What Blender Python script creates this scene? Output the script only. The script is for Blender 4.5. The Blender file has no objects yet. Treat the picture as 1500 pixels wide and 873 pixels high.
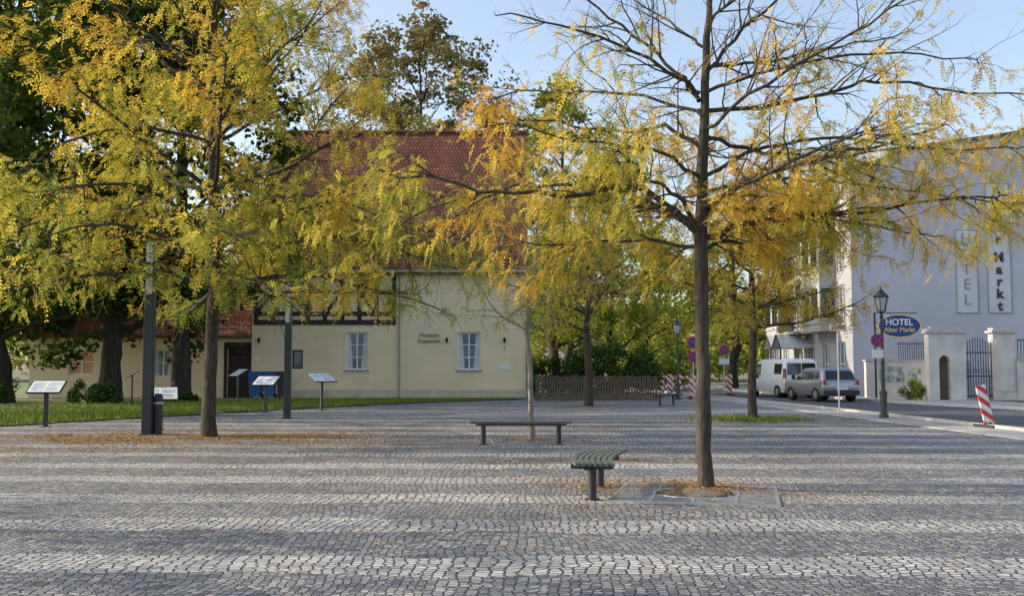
import bpy, math, random
import numpy as np
from mathutils import Vector, Matrix
random.seed(7); rng=np.random.default_rng(7)
scn=bpy.context.scene
COL=scn.collection
R=math.radians

# ------------------------------------------------------------------ materials
def newmat(name):
    m=bpy.data.materials.new(name); m.use_nodes=True
    nt=m.node_tree; b=nt.nodes['Principled BSDF']
    return m,nt,b
def N(nt,t,**k):
    n=nt.nodes.new(t)
    for a,v in k.items(): setattr(n,a,v)
    return n
def L(nt,a,b): nt.links.new(a,b)
def ramp(nt,stops,interp='LINEAR'):
    r=N(nt,'ShaderNodeValToRGB'); cr=r.color_ramp; cr.interpolation=interp
    while len(cr.elements)<len(stops): cr.elements.new(0.5)
    for e,(p,c) in zip(cr.elements,stops):
        e.position=p; e.color=(c[0],c[1],c[2],1)
    return r
def math_n(nt,op,a,b=None,c=None):
    n=N(nt,'ShaderNodeMath',operation=op)
    for i,v in enumerate((a,b,c)):
        if v is None: continue
        if isinstance(v,(int,float)): n.inputs[i].default_value=v
        else: L(nt,v,n.inputs[i])
    return n.outputs[0]
def mixc(nt,fac,a,b,bt='MIX'):
    n=N(nt,'ShaderNodeMix',data_type='RGBA',blend_type=bt)
    if isinstance(fac,(int,float)): n.inputs[0].default_value=fac
    else: L(nt,fac,n.inputs[0])
    for i,v in ((6,a),(7,b)):
        if isinstance(v,tuple): n.inputs[i].default_value=(v[0],v[1],v[2],1)
        else: L(nt,v,n.inputs[i])
    return n.outputs[2]
def plain(name,col,rough=.6,metal=0,var=.12,scale=3.0,bump=0.0,bscale=40,spec=None):
    m,nt,b=newmat(name)
    tc=N(nt,'ShaderNodeTexCoord')
    no=N(nt,'ShaderNodeTexNoise'); no.inputs['Scale'].default_value=scale; no.inputs['Detail'].default_value=4
    L(nt,tc.outputs['Object'],no.inputs['Vector'])
    lo=tuple(c*(1-var) for c in col); hi=tuple(min(1,c*(1+var)) for c in col)
    r=ramp(nt,[(.3,lo),(.7,hi)]); L(nt,no.outputs[0],r.inputs[0]); L(nt,r.outputs[0],b.inputs['Base Color'])
    b.inputs['Roughness'].default_value=rough; b.inputs['Metallic'].default_value=metal
    if spec is not None: b.inputs['Specular IOR Level'].default_value=spec
    if bump:
        n2=N(nt,'ShaderNodeTexNoise'); n2.inputs['Scale'].default_value=bscale; n2.inputs['Detail'].default_value=2
        L(nt,tc.outputs['Object'],n2.inputs['Vector'])
        bp=N(nt,'ShaderNodeBump'); bp.inputs['Strength'].default_value=bump; bp.inputs['Distance'].default_value=.02
        L(nt,n2.outputs[0],bp.inputs['Height']); L(nt,bp.outputs[0],b.inputs['Normal'])
    return m
def leafmat(name,stops,trans=.45):
    m=bpy.data.materials.new(name); m.use_nodes=True; nt=m.node_tree; nt.nodes.clear()
    out=N(nt,'ShaderNodeOutputMaterial'); at=N(nt,'ShaderNodeAttribute',attribute_name='rnd')
    r=ramp(nt,stops); L(nt,at.outputs['Fac'],r.inputs[0])
    d=N(nt,'ShaderNodeBsdfDiffuse'); L(nt,r.outputs[0],d.inputs['Color'])
    if trans<=0: L(nt,d.outputs[0],out.inputs[0]); return m
    t=N(nt,'ShaderNodeBsdfTranslucent'); mx=N(nt,'ShaderNodeMixShader'); mx.inputs[0].default_value=trans
    L(nt,r.outputs[0],t.inputs['Color'])
    L(nt,d.outputs[0],mx.inputs[1]); L(nt,t.outputs[0],mx.inputs[2]); L(nt,mx.outputs[0],out.inputs[0])
    return m
def stripe_mat(name,k,ca,cb,ax=(1,0,1)):
    m,nt,b=newmat(name); tc=N(nt,'ShaderNodeTexCoord'); sp=N(nt,'ShaderNodeSeparateXYZ'); L(nt,tc.outputs['Object'],sp.inputs[0])
    s=math_n(nt,'MULTIPLY',sp.outputs[0],float(ax[0])); s2=math_n(nt,'MULTIPLY',sp.outputs[2],float(ax[2]))
    s=math_n(nt,'ADD',s,s2); s=math_n(nt,'MULTIPLY',s,k); s=math_n(nt,'FRACT',s); s=math_n(nt,'GREATER_THAN',s,.5)
    L(nt,mixc(nt,s,ca,cb),b.inputs['Base Color']); b.inputs['Roughness'].default_value=.4
    return m

def cobble_mat():
    m,nt,b=newmat('cobble_paving')
    tc=N(nt,'ShaderNodeTexCoord'); sp=N(nt,'ShaderNodeSeparateXYZ'); L(nt,tc.outputs['Object'],sp.inputs[0])
    X,Y=sp.outputs[0],sp.outputs[1]
    wn=N(nt,'ShaderNodeTexNoise',noise_dimensions='2D'); wn.inputs['Scale'].default_value=.6; wn.inputs['Detail'].default_value=1; L(nt,tc.outputs['Object'],wn.inputs['Vector'])
    w=math_n(nt,'SUBTRACT',wn.outputs[0],.5)
    yb=math_n(nt,'MULTIPLY_ADD',w,.5,Y); yb=math_n(nt,'MULTIPLY_ADD',X,.02,yb)
    ph=math_n(nt,'FRACT',math_n(nt,'MULTIPLY',math_n(nt,'ADD',yb,.55),.5))   # 2 m bands of larger pale setts
    dd=math_n(nt,'ABSOLUTE',math_n(nt,'SUBTRACT',ph,.25))
    band=math_n(nt,'LESS_THAN',dd,.185)
    f=math_n(nt,'SUBTRACT',math_n(nt,'FRACT',math_n(nt,'MULTIPLY',X,1/1.35)),.5)
    f2=math_n(nt,'MULTIPLY',f,f)
    y2=math_n(nt,'MULTIPLY_ADD',f2,.7,Y); y2=math_n(nt,'MULTIPLY_ADD',w,.5,y2)
    x2=math_n(nt,'MULTIPLY_ADD',w,.4,X)
    sc=math_n(nt,'MULTIPLY_ADD',band,-4.0,16.5)
    cm=N(nt,'ShaderNodeCombineXYZ'); L(nt,math_n(nt,'MULTIPLY',x2,.86),cm.inputs[0]); L(nt,y2,cm.inputs[1])
    vs=[]
    for ft in ('F1','DISTANCE_TO_EDGE'):
        v=N(nt,'ShaderNodeTexVoronoi',feature=ft,voronoi_dimensions='2D'); v.inputs['Randomness'].default_value=.5
        L(nt,sc,v.inputs['Scale']); L(nt,cm.outputs[0],v.inputs['Vector']); vs.append(v)
    s=N(nt,'ShaderNodeSeparateColor'); L(nt,vs[0].outputs['Color'],s.inputs[0])
    r1=ramp(nt,[(0,(.11,.118,.13)),(.35,(.20,.208,.225)),(.75,(.29,.293,.30)),(1,(.42,.41,.385))]); L(nt,s.outputs[0],r1.inputs[0])
    r2=ramp(nt,[(0,(.30,.303,.308)),(.5,(.44,.438,.43)),(1,(.59,.575,.54))]); L(nt,s.outputs[0],r2.inputs[0])
    stone=mixc(nt,band,r1.outputs[0],r2.outputs[0])
    e1=N(nt,'ShaderNodeMapRange'); e1.inputs[1].default_value=.04; e1.inputs[2].default_value=.15; L(nt,vs[1].outputs['Distance'],e1.inputs[0])
    edge=e1.outputs[0]
    col=mixc(nt,edge,(.045,.042,.038),stone)
    big=N(nt,'ShaderNodeTexNoise',noise_dimensions='2D'); big.inputs['Scale'].default_value=.35; big.inputs['Detail'].default_value=6; big.inputs['Roughness'].default_value=.7
    L(nt,tc.outputs['Object'],big.inputs['Vector'])
    rb=ramp(nt,[(.3,(.70,.71,.73)),(.7,(1.18,1.16,1.11))]); L(nt,big.outputs[0],rb.inputs[0])
    col=mixc(nt,1.0,col,rb.outputs[0],'MULTIPLY')
    L(nt,col,b.inputs['Base Color']); b.inputs['Roughness'].default_value=.6
    bp=N(nt,'ShaderNodeBump'); bp.inputs['Strength'].default_value=.9; bp.inputs['Distance'].default_value=.015
    L(nt,edge,bp.inputs['Height']); L(nt,bp.outputs[0],b.inputs['Normal'])
    return m
def grass_mat():
    m,nt,b=newmat('lawn_grass'); tc=N(nt,'ShaderNodeTexCoord')
    n1=N(nt,'ShaderNodeTexNoise'); n1.inputs['Scale'].default_value=.6; n1.inputs['Detail'].default_value=8; n1.inputs['Roughness'].default_value=.7
    L(nt,tc.outputs['Object'],n1.inputs['Vector'])
    r=ramp(nt,[(.3,(.07,.10,.02)),(.5,(.12,.16,.035)),(.62,(.18,.20,.05)),(.75,(.26,.20,.09))]); L(nt,n1.outputs[0],r.inputs[0])
    L(nt,r.outputs[0],b.inputs['Base Color']); b.inputs['Roughness'].default_value=.9
    return m
def roof_mat():
    m,nt,b=newmat('roof_tiles_red'); tc=N(nt,'ShaderNodeTexCoord'); sp=N(nt,'ShaderNodeSeparateXYZ'); L(nt,tc.outputs['Object'],sp.inputs[0])
    cm=N(nt,'ShaderNodeCombineXYZ'); L(nt,sp.outputs[0],cm.inputs[0]); L(nt,math_n(nt,'MULTIPLY',sp.outputs[2],1.28),cm.inputs[1])
    br=N(nt,'ShaderNodeTexBrick'); br.offset=.5; br.inputs['Scale'].default_value=1; br.inputs['Brick Width'].default_value=.2; br.inputs['Row Height'].default_value=.3; br.inputs['Mortar Size'].default_value=.018
    br.inputs['Color1'].default_value=(.17,.075,.055,1); br.inputs['Color2'].default_value=(.25,.11,.08,1); br.inputs['Mortar'].default_value=(.06,.032,.026,1)
    L(nt,cm.outputs[0],br.inputs['Vector'])
    n=N(nt,'ShaderNodeTexNoise'); n.inputs['Scale'].default_value=.7; n.inputs['Detail'].default_value=5; L(nt,tc.outputs['Object'],n.inputs['Vector'])
    r=ramp(nt,[(.3,(.6,.62,.65)),(.7,(1.25,1.12,1.05))]); L(nt,n.outputs[0],r.inputs[0])
    L(nt,mixc(nt,1.0,br.outputs[0],r.outputs[0],'MULTIPLY'),b.inputs['Base Color']); b.inputs['Roughness'].default_value=.95; b.inputs['Specular IOR Level'].default_value=.15
    bp=N(nt,'ShaderNodeBump'); bp.inputs['Distance'].default_value=.03; bp.inputs['Strength'].default_value=.8; bp.invert=True; L(nt,br.outputs['Fac'],bp.inputs['Height']); L(nt,bp.outputs[0],b.inputs['Normal'])
    return m
def bark_mat(name,c1,c2,sc=1.0):
    m,nt,b=newmat(name); tc=N(nt,'ShaderNodeTexCoord'); mp=N(nt,'ShaderNodeMapping'); mp.inputs['Scale'].default_value=(22*sc,22*sc,4*sc)
    L(nt,tc.outputs['Object'],mp.inputs[0]); n=N(nt,'ShaderNodeTexNoise'); n.inputs['Scale'].default_value=1; n.inputs['Detail'].default_value=4; n.inputs['Roughness'].default_value=.65
    L(nt,mp.outputs[0],n.inputs['Vector']); r=ramp(nt,[(.35,c1),(.65,c2)]); L(nt,n.outputs[0],r.inputs[0]); L(nt,r.outputs[0],b.inputs['Base Color'])
    b.inputs['Roughness'].default_value=.9
    bp=N(nt,'ShaderNodeBump'); bp.inputs['Strength'].default_value=.9; bp.inputs['Distance'].default_value=.03; L(nt,n.outputs[0],bp.inputs['Height']); L(nt,bp.outputs[0],b.inputs['Normal'])
    return m

M={}
M['cobble']=cobble_mat(); M['grass']=grass_mat(); M['roof']=roof_mat()
M['earth']=plain('ground_earth',(.13,.12,.07),.95,var=.4,scale=.3)
M['dirt']=plain('soil',(.15,.12,.085),.95,var=.4,scale=12,bump=.6)
M['asphalt']=plain('asphalt',(.085,.09,.10),.85,var=.25,scale=2,bump=.4,bscale=120)
M['flag']=plain('flagstone',(.36,.35,.33),.8,var=.25,scale=1.2,bump=.3)
M['kerb']=plain('kerb_granite',(.45,.435,.41),.75,var=.15,scale=8)
M['cream']=plain('cream_render',(.86,.70,.47),.85,var=.07,scale=.7,bump=.15)
M['plinth']=plain('plinth_render',(.62,.53,.38),.85,var=.12,scale=2)
M['timber']=plain('dark_timber',(.05,.028,.025),.8,var=.3,scale=6)
M['white']=plain('white_paint',(.80,.80,.78),.45,var=.04)
M['sill']=plain('stone_sill',(.35,.35,.34),.7)
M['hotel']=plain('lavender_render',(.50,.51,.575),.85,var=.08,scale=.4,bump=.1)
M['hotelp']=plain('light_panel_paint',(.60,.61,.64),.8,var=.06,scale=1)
M['hotelg']=plain('hotel_paint_shade_toned',(.36,.365,.375),.8,var=.09,scale=.8)  # street facade colour darkened to stand in for shade from street trees
M['hroof']=plain('slate_roof',(.13,.12,.12),.7,var=.2)
M['wallw']=plain('white_render',(.58,.56,.52),.85,var=.16,scale=1.3,bump=.1)
M['iron']=plain('black_iron',(.025,.027,.03),.45,.3)
M['stele']=plain('anthracite_paint',(.03,.034,.042),.4,.2,var=.1)
M['alu']=plain('galvanised_steel',(.52,.54,.56),.42,.7,var=.12,scale=9)
M['grate']=plain('steel_grate_bars',(.34,.34,.345),.42,.5,var=.3,scale=5)
M['gframe']=plain('steel_grate_frame',(.60,.61,.62),.32,.8,var=.2,scale=5)
M['lampgreen']=plain('lamp_post_paint',(.05,.06,.058),.5,.1)
M['fence']=plain('weathered_wood',(.13,.095,.07),.85,var=.35,scale=9,bump=.3)
M['slat']=plain('bench_slat_wood',(.085,.095,.08),.6,var=.3,scale=12,bump=.2)
M['blue']=plain('blue_bin_plastic',(.02,.12,.38),.45); M['darkbin']=plain('dark_bin_plastic',(.03,.035,.045),.5)
M['sblue']=plain('sign_blue',(.01,.05,.25),.4,var=.03); M['sred']=plain('sign_red',(.55,.02,.03),.4,var=.03)
M['gold']=plain('gold_paint',(.75,.52,.18),.4,.2); M['black']=plain('black_lettering',(.05,.05,.06),.6)
M['letter']=plain('dark_lettering',(.16,.135,.10),.6); M['greyletter']=plain('grey_lettering',(.27,.28,.30),.7)
M['vanpaint']=plain('white_car_paint',(.78,.79,.80),.25,var=.03); M['silver']=plain('silver_car_paint',(.36,.38,.40),.28,.6,var=.03)
M['tyre']=plain('tyre_rubber',(.02,.02,.02),.8); M['rim']=plain('wheel_rim',(.45,.46,.47),.35,.8)
M['carglass']=plain('car_glass',(.015,.018,.022),.06,0,spec=.8); M['tail']=plain('tail_light',(.35,.01,.01),.2); M['plast']=plain('bumper_plastic',(.03,.03,.032),.6)
M['plate']=plain('number_plate',(.75,.75,.72),.4)
M['glass']=plain('window_glass',(.16,.20,.25),.05,0,var=.5,scale=1.2,spec=.9)
M['curtain']=plain('curtain',(.62,.64,.66),.8,var=.1,scale=6)
M['lampglass']=plain('lantern_glass',(.55,.57,.56),.2,var=.05)
M['zinc']=plain('zinc_pipe',(.34,.32,.29),.5,.4)
M['stripe']=stripe_mat('red_white_stripes',3.0,(.75,.75,.73),(.6,.05,.03))
M['orange']=plain('painted_sun_reflection',(.70,.36,.18),.5)  # orange pane colour imitates the sun's reflection; no curtain behind it
M['panelimg']=plain('info_panel_print',(.50,.60,.66),.35,var=.35,scale=5)
M['poster']=plain('poster_print',(.35,.40,.36),.5,var=.7,scale=4)
M['bark']=bark_mat('locust_bark',(.026,.021,.015),(.085,.068,.045)); M['barkd']=bark_mat('dark_bark',(.02,.016,.012),(.065,.052,.036),.5)
M['barkl']=bark_mat('pale_bark',(.14,.125,.10),(.30,.28,.24))
M['ly']=leafmat('locust_leaves_yellow',[(0,(.28,.30,.05)),(.25,(.48,.42,.07)),(.55,(.72,.535,.09)),(.82,(.72,.46,.075)),(1,(.50,.26,.05))],.5)
M['ly2']=leafmat('locust_leaves_gold',[(0,(.23,.29,.05)),(.3,(.43,.42,.07)),(.6,(.68,.53,.085)),(1,(.70,.45,.07))],.5)
M['lg']=leafmat('linden_leaves',[(0,(.02,.036,.008)),(.35,(.05,.08,.015)),(.65,(.10,.135,.025)),(.85,(.28,.27,.035)),(1,(.46,.37,.045))],.35)
M['lb']=leafmat('brownish_leaves',[(0,(.12,.12,.05)),(.5,(.22,.19,.08)),(1,(.36,.27,.12))],.4)
M['lm']=leafmat('background_leaves',[(0,(.07,.11,.025)),(.4,(.18,.23,.045)),(.7,(.38,.38,.065)),(1,(.66,.54,.09))],.45)
M['lh']=leafmat('hedge_leaves',[(0,(.02,.045,.012)),(.6,(.065,.115,.028)),(1,(.14,.19,.045))],0)
M['litter']=leafmat('fallen_leaves',[(0,(.18,.10,.055)),(.4,(.34,.20,.10)),(.75,(.48,.30,.14)),(1,(.58,.43,.17))],0)
M['blade']=leafmat('grass_blades',[(0,(.08,.14,.025)),(.6,(.17,.24,.045)),(1,(.36,.33,.08))],0)

# ------------------------------------------------------------------ mesh helpers
def empty(name,loc=(0,0,0),rz=0,rx=0,ry=0):
    e=bpy.data.objects.new(name,None); COL.objects.link(e); e.location=loc; e.rotation_euler=(rx,ry,rz); e.empty_display_size=.2; return e
def mk(name,V,F,mat,parent=None,loc=(0,0,0),rot=(0,0,0),smooth=False,bevel=0):
    me=bpy.data.meshes.new(name); me.from_pydata([tuple(v) for v in V],[],F); me.materials.append(mat); me.update()
    if smooth: me.shade_smooth()
    o=bpy.data.objects.new(name,me); COL.objects.link(o); o.location=loc; o.rotation_euler=rot
    if parent: o.parent=parent
    if bevel:
        b=o.modifiers.new('bevel','BEVEL'); b.width=bevel; b.segments=2; b.limit_method='ANGLE'
    return o
class MB:
    def __init__(s): s.V=[]; s.F=[]
    def box(s,x0,x1,y0,y1,z0,z1,Mx=None):
        b=len(s.V); P=[(x,y,z) for z in (z0,z1) for y in (y0,y1) for x in (x0,x1)]
        if Mx is not None: P=[tuple(Mx@Vector(p)) for p in P]
        s.V+=P; s.F+=[tuple(b+i for i in f) for f in ((0,2,3,1),(4,5,7,6),(0,1,5,4),(2,6,7,3),(0,4,6,2),(1,3,7,5))]
    def quad(s,*p): b=len(s.V); s.V+=list(p); s.F.append(tuple(range(b,b+len(p))))
    def lathe(s,prof,n=16,cx=0,cy=0,cap=True):
        b=len(s.V)
        for r,z in prof:
            for i in range(n):
                a=2*math.pi*i/n; s.V.append((cx+r*math.cos(a),cy+r*math.sin(a),z))
        for k in range(len(prof)-1):
            for i in range(n):
                j=(i+1)%n; s.F.append((b+k*n+i,b+k*n+j,b+(k+1)*n+j,b+(k+1)*n+i))
        if cap:
            s.F.append(tuple(b+i for i in range(n))[::-1]); s.F.append(tuple(b+(len(prof)-1)*n+i for i in range(n)))
    def tube(s,pts,rad,n=6):
        pts=[Vector(p) for p in pts]; b=len(s.V); m=len(pts)
        u=None
        for k in range(m):
            t=(pts[min(k+1,m-1)]-pts[max(k-1,0)]); t.normalize()
            if u is None:
                u=t.cross(Vector((0,0,1)) if abs(t.z)<.9 else Vector((1,0,0)))
            u=(u-t*u.dot(t)); u.normalize(); w=t.cross(u); r=rad[k]
            for i in range(n):
                a=2*math.pi*i/n; s.V.append(tuple(pts[k]+u*(r*math.cos(a))+w*(r*math.sin(a))))
        for k in range(m-1):
            for i in range(n):
                j=(i+1)%n; s.F.append((b+k*n+i,b+k*n+j,b+(k+1)*n+j,b+(k+1)*n+i))
        s.F.append(tuple(b+(m-1)*n+i for i in range(n)))
    def done(s,name,mat,parent=None,**k): return mk(name,s.V,s.F,mat,parent,**k)
def quads_np(name,V,mat,rnd=None,parent=None):
    n=V.shape[0]; me=bpy.data.meshes.new(name)
    me.vertices.add(n*4); me.vertices.foreach_set('co',V.reshape(-1).astype(np.float32))
    me.loops.add(n*4); me.loops.foreach_set('vertex_index',np.arange(n*4,dtype=np.int32))
    me.polygons.add(n); me.polygons.foreach_set('loop_start',np.arange(0,n*4,4,dtype=np.int32))
    me.update(calc_edges=True)
    if rnd is not None:
        a=me.attributes.new('rnd','FLOAT','FACE'); a.data.foreach_set('value',np.clip(rnd,0,1).astype(np.float32))
    me.materials.append(mat)
    o=bpy.data.objects.new(name,me); COL.objects.link(o)
    if parent: o.parent=parent
    return o
def nrm(a): return a/np.maximum(np.linalg.norm(a,axis=-1,keepdims=True),1e-6)
def leaves_np(P,size,flat=0.0,asp=.55):
    n=len(P); d=nrm(rng.normal(size=(n,3))*np.array([1,1,1-flat])); q=nrm(np.cross(d,nrm(rng.normal(size=(n,3)))))
    s=size*rng.uniform(.6,1.3,size=(n,1))
    return np.stack([P-d*s*.5,P+q*s*asp*.5,P+d*s*.5,P-q*s*asp*.5],axis=1)
def fronds_np(P,D,Ls,pairs,wid=.2,droop=.35):
    n=len(P); D=nrm(D); S=nrm(np.cross(D,np.array([0,0,1.0]))+rng.normal(size=(n,3))*.35); Ls=Ls[:,None]
    out=[]; dn=np.array([0,0,-1.0])
    for k in range(pairs):
        t=(k+.8)/pairs; c=P+D*Ls*t+dn*Ls*droop*t*t; ll=Ls*wid*(1.1-.5*abs(t-.45)*1.4)
        for sg in (1,-1):
            ld=nrm(S*sg+D*.45+dn*.2+rng.normal(size=(n,3))*.2); wv=nrm(D+dn*.5*t)*ll*.29
            m=c+ld*ll*.5; out.append(np.stack([c,m+wv,c+ld*ll,m-wv],axis=1))
    w=S*.004; out.append(np.stack([P-w,P+w,P+D*Ls+dn*Ls*droop+w*.4,P+D*Ls+dn*Ls*droop-w*.4],axis=1))
    return np.concatenate(out,axis=0),len(out)
# ------------------------------------------------------------------ trees
def rv(): return Vector((random.gauss(0,1),random.gauss(0,1),random.gauss(0,1)))
def walk(p,d,Ln,n,jit,lift):
    p=Vector(p); d=Vector(d).normalized(); pts=[p.copy()]
    for i in range(n):
        d=(d+rv()*jit+Vector((0,0,lift))).normalized(); p=p+d*(Ln/n); pts.append(p.copy())
    return pts
def at(pts,t):
    x=t*(len(pts)-1); i=min(int(x),len(pts)-2); f=x-i
    return pts[i].lerp(pts[i+1],f),(pts[i+1]-pts[i]).normalized()
def plen(pts): return sum((pts[i+1]-pts[i]).length for i in range(len(pts)-1))
def gap(q,s=1.0,k=.0):
    v=math.sin(q.x*2.9*s+1.3*math.sin(q.y*1.7*s)+.5)+math.sin(q.y*2.4*s+1.1*math.sin(q.z*2.1*s))+math.sin(q.z*3.4*s+1.2*math.sin(q.x*1.9*s)+2)
    return 1.0 if v>-.2+k else (.5 if v>-.9+k else .15)
def spawn(mb,anch,pts,r0,r1,lvl,P):
    Ln=plen(pts); n=max(2,int(Ln*P['dens'][lvl]+random.random()))
    for k in range(n):
        t=random.uniform(P.get('t0',.18),1.0) if lvl==0 else random.uniform(.15,1)
        p,tg=at(pts,t); r=r0+(r1-r0)*t
        perp=rv(); perp.z*=.55; perp=(perp-tg*perp.dot(tg)).normalized(); a=random.uniform(.6,1.15)
        d=tg*math.cos(a)+perp*math.sin(a); cl=P['len'][lvl]*random.uniform(.5,1.25)*(1-.35*t)
        c=walk(p,d,cl,5 if lvl==0 else 3,.2,P['lift'][lvl]); cr=min(r*.65,P['r'][lvl])
        mb.tube(c,[cr*(1-.8*i/(len(c)-1)) for i in range(len(c))],4 if lvl==0 else 3)
        if lvl+1<len(P['dens']): spawn(mb,anch,c,cr,cr*.2,lvl+1,P)
        if lvl>=P['leaflvl']:
            m=int(P['fr']*cl+random.random())
            for j in range(m):
                q,tq=at(c,random.uniform(.15,1)); anch.append((q,(tq*.5+rv()*.55+Vector((0,0,-.22)))))
def leafprob(anch,f): return [a for a in anch if random.random()<f(a[0])]
def finish_tree(name,loc,mb,anch,bark,lmat,flen,pairs,wid=.2,cb=0):
    e=empty(name,loc); mb.done('trunk_and_limbs',bark,e,smooth=True)
    if anch:
        P=np.array([tuple(a[0]) for a in anch]); D=np.array([tuple(a[1]) for a in anch]); n=len(P)
        Q,m=fronds_np(P,D,flen*rng.uniform(.6,1.25,n),pairs,wid)
        base=np.clip(.5+cb+.2*np.sin(P[:,0]*2.1+1)+.18*np.sin(P[:,1]*1.7+P[:,2]*2.6)+rng.normal(size=n)*.2-.06*(P[:,2].mean()-P[:,2]),0,1)
        rn=np.tile(base,m)+rng.normal(size=n*m)*.05
        quads_np('foliage',Q,lmat,rn,e)
    return e
def trunk(mb,pts,rad,n=12,flare=True):
    out=[];rr=[]
    for i in range(len(pts)-1):
        a=Vector(pts[i]);b=Vector(pts[i+1])
        for k in range(4):
            f=k/4; out.append(a.lerp(b,f)+Vector((random.gauss(0,.01),random.gauss(0,.01),0))); rr.append((rad[i]+(rad[i+1]-rad[i])*f)*random.uniform(.95,1.05))
    out.append(Vector(pts[-1])); rr.append(rad[-1])
    if flare: rr[0]*=1.25; rr[1]*=1.05
    mb.tube(out,rr,n)
    return out
def smooth_pts(pts,it=2):
    P=[Vector(p) for p in pts]
    for _ in range(it):
        Q=[P[0]]
        for a,b in zip(P[:-1],P[1:]): Q+= [a.lerp(b,.25),a.lerp(b,.75)]
        Q.append(P[-1]); P=Q
    return [p+rv()*.018 for p in P]

# main (right) honey locust
mb=MB(); an=[]
trunk(mb,[(0,0,-.05),(0,0,.5),(-.02,0,1.8),(-.01,0,3.1),(.03,0,4.3),(.08,0,5.4),(.16,.05,6.6),(.2,.05,8.2)],[.108,.096,.088,.086,.065,.05,.032,.012])
limbs=[([(0,0,3.15),(-.35,-.05,3.5),(-.94,-.1,3.87),(-1.45,-.2,3.62),(-2.5,-.2,3.68),(-3.3,-.1,3.85),(-4.1,0,4.0)],.05),
([(0,0,3.1),(.6,.1,3.35),(1.45,.2,3.48),(2.3,.4,3.52),(3.2,.6,3.75),(4.2,.7,3.8)],.045),
([(0,0,3.35),(.45,-.2,3.85),(1.1,-.5,4.0),(1.9,-.9,4.1),(2.7,-1.1,4.3)],.04),
([(0,0,4.3),(-.5,.1,4.62),(-1.1,.2,4.5),(-1.9,.3,4.75),(-2.8,.5,4.7)],.032),
([(0,0,4.75),(.9,0,4.82),(1.7,.1,5.05),(2.4,.2,5.25),(3.4,.3,5.1),(4.5,.4,5.05)],.034),
([(0,0,4.9),(-.35,0,5.3),(-.9,.1,5.85),(-1.5,.1,6.3),(-2.3,.1,6.9)],.03),
([(.05,0,5.2),(.5,.0,5.75),(1.1,.1,6.3),(1.7,.1,7.0)],.03),
([(0,0,3.2),(-.4,-.8,3.5),(-.9,-1.6,3.6),(-1.3,-2.3,3.8)],.036),
([(0,0,3.5),(.6,-.8,3.8),(1.2,-1.5,4.0),(1.8,-2.1,4.2)],.034),
([(0,0,3.3),(-.7,1.0,3.7),(-1.4,2.0,3.8),(-2.0,3,4.1)],.04),
([(0,0,3.6),(.7,1.0,3.9),(1.4,1.9,4.1),(2.2,2.7,4.3)],.036),
([(0,0,4.1),(.3,1.0,4.5),(.4,2.0,4.9),(.3,3.0,5.1)],.03),
([(0,0,4.5),(.8,-.7,5.0),(1.6,-1.2,5.4),(2.4,-1.6,5.9)],.028),
([(0,0,5.0),(-.8,-.6,5.3),(-1.7,-1.0,5.5),(-2.6,-1.2,5.6)],.028),
([(.05,0,5.6),(-.4,.6,6.2),(-.9,1.2,6.8)],.022),
([(.1,0,5.9),(.7,-.3,6.3),(1.6,-.5,6.6),(2.4,-.5,6.9)],.022),
([(.1,0,6.3),(-.4,-.3,6.9),(-1.1,-.4,7.3)],.018),
([(0,0,3.9),(-.6,-.4,4.2),(-1.4,-.8,4.15),(-2.4,-.9,4.4)],.03),
([(0,0,3.0),(.5,.6,3.2),(1.2,1.2,3.2),(2.1,1.5,3.4)],.032),
([(.05,0,4.4),(1.0,.5,4.3),(2.0,.8,4.35),(3.0,.9,4.5),(4.0,1.0,4.4)],.03),
([(0,0,3.9),(.9,-.1,4.35),(1.9,.1,4.45),(2.9,.2,4.3),(4.2,.2,4.35)],.03),
([(0,0,3.0),(-.7,.5,3.2),(-1.6,.9,3.15),(-2.7,1.2,3.3)],.03),
([(0,0,3.3),(-1.0,.6,3.9),(-2.2,.9,4.0),(-3.4,1.1,3.75),(-4.3,1.2,3.35)],.032),
([(0,0,3.5),(1.1,.5,3.6),(2.3,.9,3.45),(3.5,1.2,3.3)],.03),
([(0,0,3.7),(1.2,.9,4.1),(2.6,1.5,4.1),(4.2,1.9,3.95),(5.3,2.0,3.9)],.03),
([(.03,0,4.7),(-.8,.4,5.1),(-1.9,.6,5.2),(-3.0,.8,5.1)],.026),
([(.05,0,5.0),(1.1,-.3,5.3),(2.2,-.5,5.4),(3.3,-.6,5.2)],.026),
([(.1,0,5.3),(1.0,.6,5.6),(2.2,.9,5.9),(3.2,1.1,6.2)],.026)]
for pts,r in limbs:
    hi=pts[-1][2]>5.4
    P=dict(dens=[5.2,8.5] if hi else [4.8,6.0],len=[1.2,.42] if hi else [1.15,.5],r=[.013,.005],lift=[.02 if hi else .0,.02 if hi else -.05],leaflvl=0,fr=16,t0=.12)
    s=smooth_pts(pts); mb.tube(s,[r*(1-.78*i/(len(s)-1)) for i in range(len(s))],7); spawn(mb,an,s,r,r*.2,0,P)
an=leafprob(an,lambda q: 0 if q.z<2.55 else max(.06,min(1,(5.7-q.z)/1.4))*(.5 if q.x**2+q.y**2<.4 else 1)*gap(q)*.8)
print('main fronds',len(an))
finish_tree('honey_locust_tree',(2.39,12.8,0),mb,an,M['bark'],M['ly'],.19,7,.23,cb=.0)

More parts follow.
